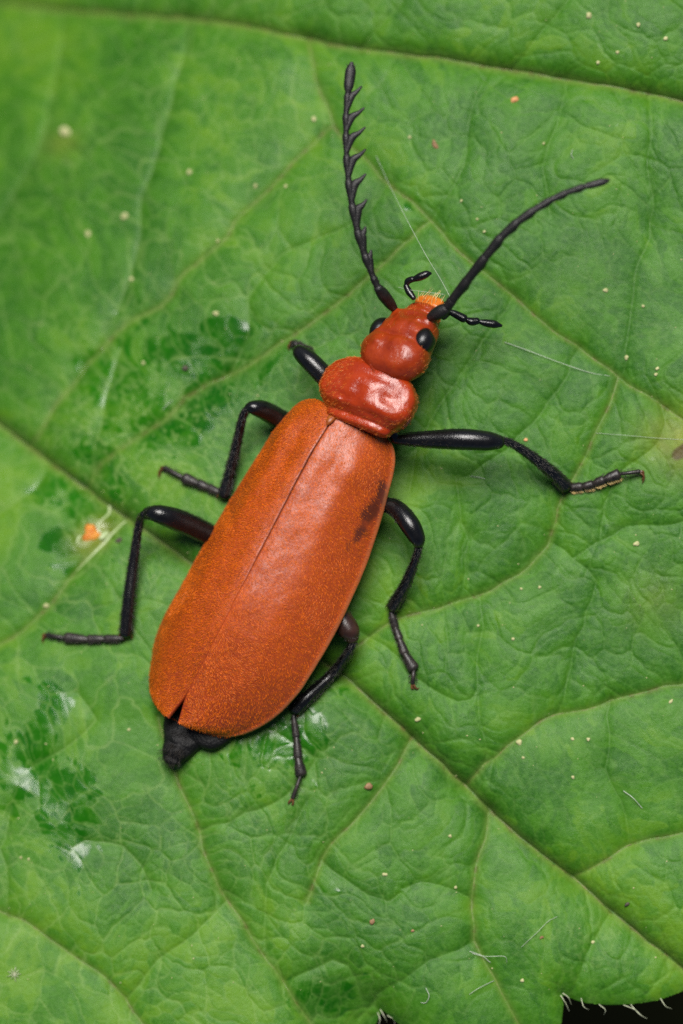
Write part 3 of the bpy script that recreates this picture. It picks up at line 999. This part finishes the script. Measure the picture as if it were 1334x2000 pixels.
fuzz_on(G, PL, PF, 9000, lambda l: np.clip(.06 + .94 * smooth(-25, -62, l[:, 0]) + .35 * smooth(-20, -55, l[:, 1]) + .25 * smooth(70, 95, l[:, 0]), 0, 1), 6, .26, M['fuzzp'], pron, .3, (-.6, -.6, 0))

# --- head
HF = Frame(at(790, 660, 176), (.27, -.963), 33, 33)


def head_disp(L):
    L = L.copy(); x, y, z = L[..., 0], L[..., 1], L[..., 2]
    top = smooth(-10, 12, z)
    g = lambda cx, cy, rx, ry: np.exp(-(((x - cx) / rx)**2 + ((y - cy) / ry)**2))
    d = -7 * g(0, 38, 26, 13) + 3 * g(2, 4, 22, 20) - 3.5 * g(34, 26, 10, 10) - 3.5 * g(-34, 26, 10, 10) + 8 * g(44, 44, 10, 10) + 8 * g(-44, 44, 10, 10)
    d = d - 4 * g(0, -44, 9, 26) + 3 * g(36, -40, 22, 20) + 3 * g(-36, -40, 22, 20) - 4 * g(0, 66, 30, 6)
    d = d + 5.0 * (fbm(x + 500, y + 500, 24, 4, 16) - .5) + 4 * g(27, 30, 6, 5) + 3.5 * g(-24, -50, 5, 5) - 5 * g(0, 58, 40, 3.5) - 4 * g(14, 16, 3, 18) * smooth(40, 0, y) - 3.5 * g(-16, 14, 3, 18) * smooth(40, 0, y) - 4 * g(0, -22, 50, 4)
    L[..., 2] = z + d * top
    return L


HS = [(-92, 26, 8, -26), (-86, 40, 19, -34), (-76, 53, 28, -42), (-60, 65, 35, -48), (-42, 70, 38, -52), (-24, 67, 38, -52), (-8, 61, 38, -52), (8, 57, 38, -50), (26, 53, 36, -48), (44, 49, 32, -44), (58, 38, 24, -40), (74, 34, 19, -34), (84, 30, 12, -28), (90, 22, 4, -20)]
G, HL = loft(HF, HS, nu=110, nv=100, exp=2.5, disp=head_disp)
mb = MB(); mb.grid(G)
# neck runs back into the pronotum
a0 = HF(np.array([0, -76, -6])); a1 = PF(np.array([4, 40, -6]))
sweep(mb, [a0, (a0 + a1) / 2, a1], [36, 30, 30], [26, 23, 22], n=14, seg=32, round0=False, round1=False)
head = mb.build('head', M['head'], beetle)
fuzz_on(G, HL, HF, 3600, lambda l: np.clip(.08 + .5 * smooth(20, 60, l[:, 1]) + .5 * smooth(-50, -68, l[:, 0]) + .3 * smooth(55, 70, l[:, 0]), 0, 1) * (l[:, 2] > -25), 6, .25, M['fuzzp'], head, .6, (0, 1, 0))
# upper lip, golden
LF = Frame(HF(np.array([2, 92, 2])), (.37, -.929), 25, 33)
LF.x, LF.y, LF.z = HF.x, HF.y, HF.z
G, LL = loft(LF, [(-14, 26, 8, -12), (-6, 30, 12, -14), (4, 30, 11, -14), (14, 25, 6, -12), (20, 14, 0, -9)], nu=30, nv=36, exp=2.6)
mb = MB(); mb.grid(G)
lab = mb.build('labrum', M['labrum'], head)
fuzz_on(G, LL, LF, 1500, lambda l: .06 + 0 * l[:, 0], 17, .55, M['palehair'], lab, .8, (0, 1, .3), 'setae')
# jaws
for s in (-1, 1):
    mb = MB(); sweep(mb, [HF(np.array([s * 34, 84, -16])), HF(np.array([s * 34, 100, -18])), HF(np.array([s * 20, 114, -20])), HF(np.array([s * 6, 116, -20]))], [8, 8, 6, 2], n=16, seg=10)
    mb.build('mandible', M['black'], head)
# kidney-shaped eyes
for s in (-1, 1):
    mb = MB()
    nu, nv = 40, 48
    u = np.linspace(.03, np.pi - .03, nu); v = np.linspace(0, 2 * np.pi, nv, endpoint=False)
    U, V = np.meshgrid(u, v, indexing='ij')
    ex, ey, ez = np.cos(U), np.sin(U) * np.cos(V), np.sin(U) * np.sin(V)
    notch = 1 - .30 * np.exp(-(((ex - .55) / .5)**2 + ((ey - .9) / .40)**2 + ((ez - .15) / .55)**2))
    L = np.stack([s * (51 + 20 * ex * notch), -2 + 28 * ey * notch, 9 + 23 * ez * notch], -1)
    mb.grid(HF(L)); mb.build('eye', M['eye'], head)

# --- palps
def chain(name, mat, parent, pts, wid, thk=None, n=16, **kw):
    mb = MB(); sweep(mb, pts, wid, thk, n=n, **kw)
    return mb.build(name, mat, parent)


for pl in ([[((808, 582), 158), ((799, 570), 152), ((793, 558), 150)], [5, 7, 5.5]], [[((794, 556), 150), ((797, 549), 152), ((806, 545), 156)], [5, 6.5, 6]], [[((807, 546), 156), ((822, 540), 160), ((834, 535), 162), ((841, 534), 162)], [5, 8, 7, 3]]), \
          ([[((872, 606), 150), ((890, 614), 146), ((906, 622), 145)], [4, 7.5, 8.5]], [[((909, 623), 145), ((921, 628), 144), ((932, 627), 143)], [4, 8, 7]], [[((936, 628), 143), ((950, 631), 140), ((964, 633), 138), ((979, 636), 136)], [4, 7.5, 8, 3]]):
    pa = empty('palp', world(at(*pl[0][0][0][0], pl[0][0][0][1])), beetle)
    for pts, wid in pl:
        chain('palp_segment', M['black'], pa, [at(*p, z) for p, z in pts], wid, n=18)

# --- antennae, eleven joints each
def joint_chain(root, jp, jz, tooth, half, name='antenna'):
    an = empty(name, world(at(*jp[0], jz[0])), beetle)
    P = [at(*p, z) for p, z in zip(jp, jz)]
    P[0] = root
    for k in range(len(P) - 1):
        a, b = P[k], P[k + 1]
        h0, h1 = half[k]
        mb = MB()
        L = np.linalg.norm(b - a)
        if k == 0:
            sweep(mb, [a, a * .7 + b * .3, a * .3 + b * .7, b], [h0 * .8, h1, h1 * 1.1, h0], n=16, seg=14)
        elif k == len(P) - 2:
            sweep(mb, [a, a * .7 + b * .3, a * .3 + b * .7, b], [h0 * .7, h1, h1 * 1.05, h1 * .35], [h0 * .7, h1 * .7, h1 * .7, 2], n=18, seg=14)
        else:
            t = tooth[k] if tooth else None
            sweep(mb, [a, a * .6 + b * .4, a * .15 + b * .85, b], [h0 * .86, h0 * .92, h1 * .9, h1 * .8], n=16, seg=14)
            if t is not None:
                tp = at(t[0], t[1], (jz[k + 1]) + t[2])
                mid = (a * .25 + b * .75)
                sweep(mb, [a * .8 + b * .2, mid * .72 + tp * .28 - (b - a) * .06, mid * .32 + tp * .68 - (b - a) * .05, tp], [h0 * .8, h1 * .95, h1 * .55, 2.0], [h1 * .7, h1 * .6, h1 * .4, 1.5], n=16, seg=12)
        o = mb.build('antennomere', M['antenna'], an)
        # short bristles
        n = 90
        tt = rng.random(n)[:, None]; dirr = unit(rng.normal(size=(n, 3)) + (b - a) / L * .9)
        hr = (h0 + (h1 - h0) * tt) * .8
        hairs('setae', M['blackhair'], o, a * (1 - tt) + b * tt + unit(dirr - (b - a) / L * .9) * hr, dirr, 4 + 2 * rng.random(n), .28)


joint_chain(HF(np.array([-43, 44, 22.0])), [(767, 596), (739, 563), (729, 542), (713, 499), (699, 453), (688, 402), (681, 355), (677, 306), (676, 264), (676, 225), (679, 184), (687, 122)],
            [190, 200, 206, 214, 222, 228, 232, 235, 237, 238, 238, 236],
            [None, None, (725, 489, 3), (714, 443, 3), (716, 390, 4), (714, 340, 4), (714, 292, 4), (713, 249, 4), (711, 211, 4), (706, 169, 3), None, None],
            [(9, 11), (7, 8), (6.5, 9.5), (7.5, 10), (7.5, 9.5), (7, 9), (6.5, 8.5), (6, 8), (6, 8), (6, 7.5), (6, 10)])
joint_chain(HF(np.array([43, 44, 26.0])), [(852, 634), (871, 603), (884, 585), (914, 546), (947, 503), (978, 464), (1010, 434), (1042, 411), (1075, 391), (1107, 376), (1139, 365), (1190, 352)],
            [196, 218, 232, 262, 286, 302, 312, 318, 320, 320, 318, 314],
            [None, None, (917, 549, -34), (951, 507, -34), (982, 468, -34), (1013, 438, -32), (1045, 415, -32), (1077, 395, -30), (1109, 380, -30), (1141, 369, -28), None, None],
            [(11, 12), (10, 10.5), (10, 11), (10, 11), (9.5, 10.5), (9, 10), (8.5, 9.3), (7.6, 8.4), (7, 8), (6.5, 7.4), (6, 7)])

# --- legs
def leg(hip, femur, fw, tibia, tw, tarsus, claw, fmat='black', ft=None, fringe=False):
    """each course is a list of (px, py, height above the leaf)."""
    lg = empty('leg', world(on_leaf(*hip)), beetle)
    fp = [on_leaf(*p) for p in femur]
    f = chain('femur', M[fmat], lg, fp, fw, ft, n=34, seg=22)
    mbh = MB()
    sweep(mbh, [on_leaf(*hip), fp[0]], [fw[0] * .95, fw[0] * 1.05], n=8, seg=16); mbh.build('trochanter', M['black'], lg)
    tp = [on_leaf(*p) for p in tibia]
    t = chain('tibia', M['black'], lg, tp, tw, None, n=34, seg=18)
    # knee pin
    k = (fp[-1] + tp[0]) / 2
    # bristles on femur and tibia
    for o, c, wd, n, ln in ((f, fp, fw, 520, 4.5), (t, tp, tw, 760, 6.5)):
        cc = catmull(c, 60); s_ = rng.random(n) * 58
        i = s_.astype(int); tt = (s_ - i)[:, None]
        p = cc[i] * (1 - tt) + cc[i + 1] * tt; T = unit(cc[i + 1] - cc[i])
        rd = rng.normal(size=(n, 3)); rd = unit(rd - T * np.sum(rd * T, 1)[:, None])
        r = np.interp(s_, np.linspace(0, 59, len(wd)), wd)[:, None] * .96
        hairs('setae', M['blackhair'], o, p + rd * r, unit(T * 1.0 + rd * .75), ln * (.6 + .8 * rng.random(n)), .30)
    # two short spurs at the tip of the tibia
    Tt = unit(tp[-1] - tp[-2]); Sd = unit(np.cross(Tt, [0, 0, 1]))
    for sg in (-1, 1):
        b0 = tp[-1] + Sd * sg * tw[-1] * .75
        mb = MB(); sweep(mb, [b0 - Tt * 3, b0 + Tt * 6 + Sd * sg * 2, b0 + Tt * 13 + Sd * sg * 3 - np.array([0, 0, 3])], [2.2, 1.6, .4], n=8, seg=6)
        mb.build('spur', M['claw'], lg)
    # tarsus: joints widen to their tips, the last one slim
    pts = [on_leaf(*p[:3]) for p in tarsus]; wd = [p[3] for p in tarsus]
    for j in range(len(pts) - 1):
        a, b = pts[j], pts[j + 1]; last = j == len(pts) - 2
        w0, w1 = wd[j], wd[j + 1]
        mb = MB()
        if last:
            sweep(mb, [a, (a + b) / 2 + np.array([0, 0, 4]), b], [w1 * .75, w1 * .9, w1 * 1.05], n=14, seg=12)
        else:
            e = a * .06 + b * .94
            sweep(mb, [a, a * .5 + e * .5, e], [w0 * .62, (w0 + w1) * .46, w1], [w0 * .6, (w0 + w1) * .4, w1 * .72], n=12, seg=12)
        o = mb.build('tarsomere', M['tarsus'], lg)
        n = 70; tt = rng.random(n)[:, None]; T = unit(b - a)
        rd = rng.normal(size=(n, 3)); rd = unit(rd - T * (rd @ T)[:, None])
        hairs('setae', M['blackhair'], o, a * (1 - tt) + b * tt + rd * (w0 + w1) * .42, unit(T + rd * .8), 4.5 + 2 * rng.random(n), .3)
        if fringe and not last:
            n = 80; tt = .2 + .8 * rng.random(n)[:, None]
            sv = unit(np.cross(T, [0, 0, 1])); sv = sv * np.sign(sv[1])
            st = a * (1 - tt) + b * tt + sv * w1 * .8 - np.array([0, 0, 2]) + rng.normal(size=(n, 3)) * 1.0
            hairs('sole_fringe', M['palehair'], o, st, unit(sv + T * .6 + rng.normal(size=(n, 3)) * .12 - np.array([0, 0, .3])), 6.5, .45)
    # pair of hooked claws
    end = pts[-1]; T = unit(pts[-1] - pts[-2])
    S = unit(np.cross(T, [0, 0, 1]))
    cv = at(claw[0], claw[1], end[2]) - end
    for s in (-1, 1):
        tipc = end + cv + S * s * 3.0 - np.array([0, 0, 6.0])
        midc = end + T * 7 + S * s * 4 + cv * .25
        mb = MB(); sweep(mb, [end, midc, (midc + tipc) / 2 + T * 2, tipc], [2.4, 2.2, 1.6, .5], n=14, seg=8)
        mb.build('claw', M['claw'], lg)
    return lg


# fore leg stretched out beside the pronotum
leg((764, 842, 120), [(774, 858, 112), (840, 858, 120), (905, 858, 124), (950, 861, 120), (974, 863, 112)], [10, 17, 20.5, 19, 14],
    [(976, 861, 110), (995, 864, 104), (1030, 885, 76), (1075, 920, 42), (1103, 948, 18)], [7, 7.5, 9.5, 12, 14],
    [(1108, 953, 12, 9), (1136, 950, 11, 8.5), (1157, 946, 13, 8), (1178, 937, 16, 9), (1208, 926, 18, 11), (1248, 921, 13, 4.2)], (1254, 941), fringe=True)
# middle leg beside the shade painted on the wing case
leg((728, 990, 60), [(744, 984, 76), (775, 994, 100), (800, 1024, 112), (815, 1052, 108), (817, 1060, 104)], [13, 17, 19.5, 16, 12],
    [(818, 1064, 100), (814, 1085, 90), (795, 1135, 52), (768, 1184, 16)], [7, 7.5, 10, 13],
    [(764, 1196, 10, 8.5), (772, 1225, 9, 8), (780, 1248, 9, 8), (790, 1276, 10, 9.5), (808, 1306, 10, 12), (806, 1334, 8, 4.5)], (816, 1343))
# hind leg on the same side
leg((632, 1160, 40), [(644, 1178, 46), (662, 1204, 56), (682, 1232, 66), (688, 1246, 66)], [20, 23, 21, 14],
    [(689, 1250, 66), (684, 1268, 62), (650, 1315, 42), (600, 1362, 22), (578, 1384, 14)], [7.5, 8, 9.5, 12.5, 14],
    [(573, 1398, 10, 6.5), (579, 1440, 8, 7.5), (582, 1480, 8, 9), (588, 1512, 9, 12), (572, 1558, 7, 4.2)], (567, 1571), fmat='brownfemur')
# fore leg across the body
leg((672, 772, 100), [(660, 766, 104), (636, 737, 126), (608, 708, 134), (588, 690, 132), (583, 684, 128)], [16, 19.5, 19, 16, 12],
    [(584, 683, 122), (592, 684, 90), (602, 688, 50), (600, 686, 20)], [7.5, 8, 9, 10],
    [(598, 684, 14, 8), (590, 680, 14, 9), (582, 674, 14, 9), (573, 670, 12, 6)], (566, 682))
# middle leg across the body
leg((600, 856, 40), [(572, 836, 14), (545, 818, 42), (515, 801, 80), (494, 796, 102), (487, 796, 100)], [18, 20, 18.5, 14, 10],
    [(484, 797, 104), (474, 815, 94), (462, 870, 56), (448, 930, 26), (438, 966, 14)], [7, 8, 9.5, 11.5, 13],
    [(432, 964, 10, 9), (408, 953, 9, 9), (388, 945, 9, 10), (360, 934, 10, 12), (322, 914, 9, 5)], (312, 934))
# hind leg across the body
leg((450, 1072, 34), [(422, 1052, 8), (395, 1037, 28), (350, 1017, 72), (310, 1004, 106), (288, 1002, 104)], [20, 22, 22, 18, 12],
    [(281, 1004, 108), (272, 1022, 98), (262, 1090, 60), (252, 1170, 30), (246, 1236, 14)], [7.5, 8, 10, 12.5, 13.5],
    [(240, 1247, 9, 9), (205, 1248, 8, 9), (172, 1249, 8, 10), (128, 1246, 9, 12), (92, 1240, 8, 5)], (86, 1256))

# ------------------------------------------------------------------ silk and fibres
def thread(name, pts, r, label, cat, mat='silk'):
    P = [on_leaf(*p) for p in pts]
    mb = MB(); sweep(mb, P, [r] * len(P), n=50, seg=6)
    return tag(mb.build(name, M[mat], None), label, cat)


thread('silk_thread', [(735, 305, 4), (760, 360, 30), (790, 420, 70), (830, 495, 110), (862, 548, 150), (880, 582, 160)], .42, 'fine pale silk thread rising from the leaf to the mouth of the beetle', 'thread')
thread('silk_thread', [(778, 561, 120), (800, 566, 140), (830, 570, 160), (868, 575, 165)], .34, 'short silk thread crossing in front of the golden upper lip', 'thread')
thread('silk_thread', [(985, 668, 3), (1030, 684, 6), (1085, 705, 6), (1150, 727, 3), (1190, 734, 1)], .5, 'pale silk strand lying between the palp and the long diagonal vein', 'thread')
thread('silk_thread', [(1165, 846, 3), (1220, 850, 8), (1290, 856, 6), (1360, 860, 3)], .3, 'faint silk strand beside the yellowish stain', 'thread')
thread('plant_fibre', [(917, 1858, 2), (940, 1866, 8), (958, 1880, 3)], 0.54, 'white fibre lying against the pair of crossing fibres near the leaf edge', 'fibre')
thread('plant_fibre', [(922, 1862, 4), (950, 1868, 10), (985, 1868, 12), (990, 1880, 2)], 0.48, 'bent white fibre with a hooked end near the leaf edge', 'fibre')
thread('plant_fibre', [(917, 1942, 2), (935, 1930, 8), (965, 1915, 3)], 0.48, 'straight pale fibre over the side vein near the toothed edge', 'fibre')
thread('plant_fibre', [(832, 1930, 2), (838, 1945, 6), (832, 1958, 3), (822, 1958, 1)], 0.60, 'short curled white fibre near the notch of the leaf', 'fibre')
thread('plant_fibre', [(1218, 1545, 3), (1236, 1558, 10), (1254, 1578, 4)], 0.66, 'short stiff white fibre right of the sunken side vein'.replace('right of', 'beside'), 'fibre')
thread('plant_fibre', [(1118, 292, 2), (1116, 302, 5), (1120, 310, 2)], 0.54, 'tiny curled white fibre below the topmost vein', 'fibre')
thread('plant_fibre', [(1018, 1850, 2), (1050, 1820, 6), (1070, 1800, 5), (1088, 1790, 2)], 0.36, 'long thin fibre curving over the blade below the main vein', 'fibre')
thread('plant_fibre', [(920, 930, 2), (935, 932, 4), (947, 935, 1)], 0.54, 'tiny pale fibre under the tibia of the stretched fore leg', 'fibre')
thread('plant_fibre', [(336, 782, 2), (326, 790, 5), (318, 800, 1)], 0.54, 'tiny pale fibre on the damp patch beside the middle leg', 'fibre')
for k in range(9):
    a = k * .7; l = 12 + 7 * random.random()
    if k == 0:
        st = empty('star_hair', world(on_leaf(28, 1902)))
        tag(st, 'tuft of radiating white hairs beside the lower vein', 'tuft')
    mb = MB(); sweep(mb, [on_leaf(28, 1902, 3), on_leaf(28 + math.cos(a) * l * .6, 1902 + math.sin(a) * l * .6, 6), on_leaf(28 + math.cos(a) * l, 1902 + math.sin(a) * l, 2)], [.8, .7, .3], n=8, seg=6)
    mb.build('hair', M['hairw'], st)

# ------------------------------------------------------------------ crumbs and pollen
def crumb_mesh(seed):
    bm = bmesh.new(); bmesh.ops.create_icosphere(bm, subdivisions=2, radius=1)
    r = random.Random(seed)
    ph = [r.random() * 6 for _ in range(6)]
    for v in bm.verts:
        k = 1 + .22 * math.sin(3 * v.co.x + ph[0]) * math.sin(2.5 * v.co.y + ph[1]) + .18 * math.sin(4 * v.co.z + ph[2]) + r.uniform(-.09, .09)
        v.co *= k
    me = bpy.data.meshes.new('crumb'); bm.to_mesh(me); bm.free(); me.shade_smooth()
    return me


CM = [crumb_mesh(s) for s in range(5)]


def crumb(name, mesh, mat, px, py, rx, ry, rot, label, cat, group=None):
    h = min(rx, ry) * .55
    p = on_leaf(px, py, h * .7)
    me = mesh if (mesh.materials and mesh.materials[0] == mat) else mesh.copy()
    if not me.materials: me.materials.append(mat)
    o = link(name, me)
    o.location = world(p); o.scale = (rx * K, ry * K, h * K); o.rotation_euler = (0, 0, math.radians(rot))
    return tag(o, label, cat, group)


pale = [m.copy() for m in CM]
for m in pale: m.materials.append(M['crumb_pale'])
PALE = [(1150, 30, 7, 8), (1247, 48, 6, 5), (1300, 75, 5, 5), (1168, 122, 4, 3.5), (1206, 102, 4, 4), (800, 268, 4, 4), (613, 232, 7, 6), (243, 422, 9, 8), (422, 612, 5, 7), (1183, 567, 6, 5), (932, 428, 3.5, 3), (946, 452, 3, 4), (901, 392, 3.5, 3),
        (1243, 1062, 5, 7), (90, 1183, 7, 5), (1002, 1248, 4, 4), (128, 257, 17, 12), (172, 456, 7, 7), (370, 336, 6, 6), (499, 363, 5, 5), (558, 364, 5, 4), (425, 470, 4, 4), (257, 545, 5, 5), (280, 709, 4, 4), (1224, 698, 6, 5), (1284, 720, 4, 5), (1281, 731, 5, 4),
        (1118, 1443, 4, 4), (1149, 1444, 4, 4), (1119, 1518, 4, 4), (1022, 1480, 4, 3.5), (1310, 1370, 7, 4), (816, 1405, 5, 7), (1014, 1450, 6, 7), (879, 1633, 4, 4), (752, 1708, 7, 4), (890, 1733, 4, 4), (1158, 1840, 4, 4), (1020, 1915, 4, 4), (708, 1848, 4, 4), (41, 1675, 3.5, 3.5), (56, 1678, 3.5, 3),
        (252, 1425, 4, 3), (31, 1449, 5, 4), (1054, 1147, 3.5, 4), (1018, 1150, 3, 3.5), (1256, 598, 4, 4), (1062, 280, 3.5, 3), (934, 1222, 3, 3)]
BIG = {(128, 257): 'largest pale crumb, long and out of focus, beyond the antennae', (243, 422): 'round pale grain on the smooth blurred blade beside the faint cross vein',
       (1150, 30): 'plump pale grain beyond the topmost vein', (1243, 1062): 'oval pale grain on the blade below the outstretched fore foot',
       (90, 1183): 'pale grain above the hind foot beside the orange blister', (613, 232): 'pale grain beside the upper bend of the diagonal vein near the toothed antenna tip',
       (816, 1405): 'pale grain below the claws of the middle foot', (422, 612): 'yellowish grain beside the damp patch near the folded fore leg'}
for k, (x, y, a, b) in enumerate(PALE):
    if (x, y) in BIG:
        crumb('pollen_grain', pale[k % 5], M['crumb_pale'], x, y, a * .8, b * .8, (k * 77) % 360, BIG[(x, y)], 'pollen', 'pale pollen grains scattered over the leaf')
        continue
    crumb('pollen_grain', pale[k % 5], M['crumb_pale'], x, y, a * .8, b * .8, (k * 77) % 360, 'tiny pale cream pollen grain lying on the green leaf', 'pollen', 'pale pollen grains scattered over the leaf')
for x, y, a, b, r, mt, lb in [(1005, 195, 10, 7, 20, 'crumb_orange', 'pale orange crumb on the blade just below the topmost vein'),
                              (850, 283, 11, 5, -60, 'crumb_brown', 'long orange-brown crumb between the two antennae'),
                              (720, 1536, 10, 8, 10, 'crumb_brown', 'brown crumb on the blade beside the hind foot with a brown femur'),
                              (727, 1800, 6, 6, 0, 'crumb_brown', 'small reddish crumb on the blade above the notch'),
                              (362, 719, 8, 7, 0, 'crumb_dark', 'dark olive crumb on the damp patch by the folded fore leg'),
                              (232, 1056, 7, 6, 30, 'crumb_dark', 'dark crumb next to the orange blister'),
                              (1225, 1766, 7, 4, 30, 'crumb_dark', 'dark speck beside the main vein near the toothed edge'),
                              (1058, 1831, 5, 3, 20, 'crumb_brown', 'tiny brown speck under the long thin fibre'),
                              (1027, 859, 5, 4, 0, 'crumb_orange', 'tiny orange speck beyond the knee of the stretched fore leg'),
                              (806, 1818, 4, 3, 0, 'crumb_brown', 'tiny brown speck between the side veins above the notch')]:
    crumb('crumb', CM[(x + y) % 5].copy(), M[mt], x, y, a * .85, b * .85, r, lb, 'crumb')

# dust of grains too fine to count
nd = 300
mb = MB()
th = np.linspace(0, 2 * np.pi, 6, endpoint=False)
xs = rng.uniform(-40, 1374, nd); ys = rng.uniform(-30, 1930, nd)
for x, y in zip(xs, ys):
    r = .7 + 1.1 * rng.random()**2; z = float(zsurf(x, y)) + r * .3
    el = rng.uniform(.8, 1.6)
    rows = [np.stack([x + r * q_ * np.cos(th) * el, y + r * q_ * np.sin(th), np.full(6, z + r * h_)], 1) for q_, h_ in ((.7, -.6), (1, 0), (.55, .65))]
    mb.grid(np.array(rows))
tag(mb.build('pollen_dust', M['crumb_pale'], None), 'fine pale dust of grains sprinkled over the whole leaf', 'dust', kind='stuff')
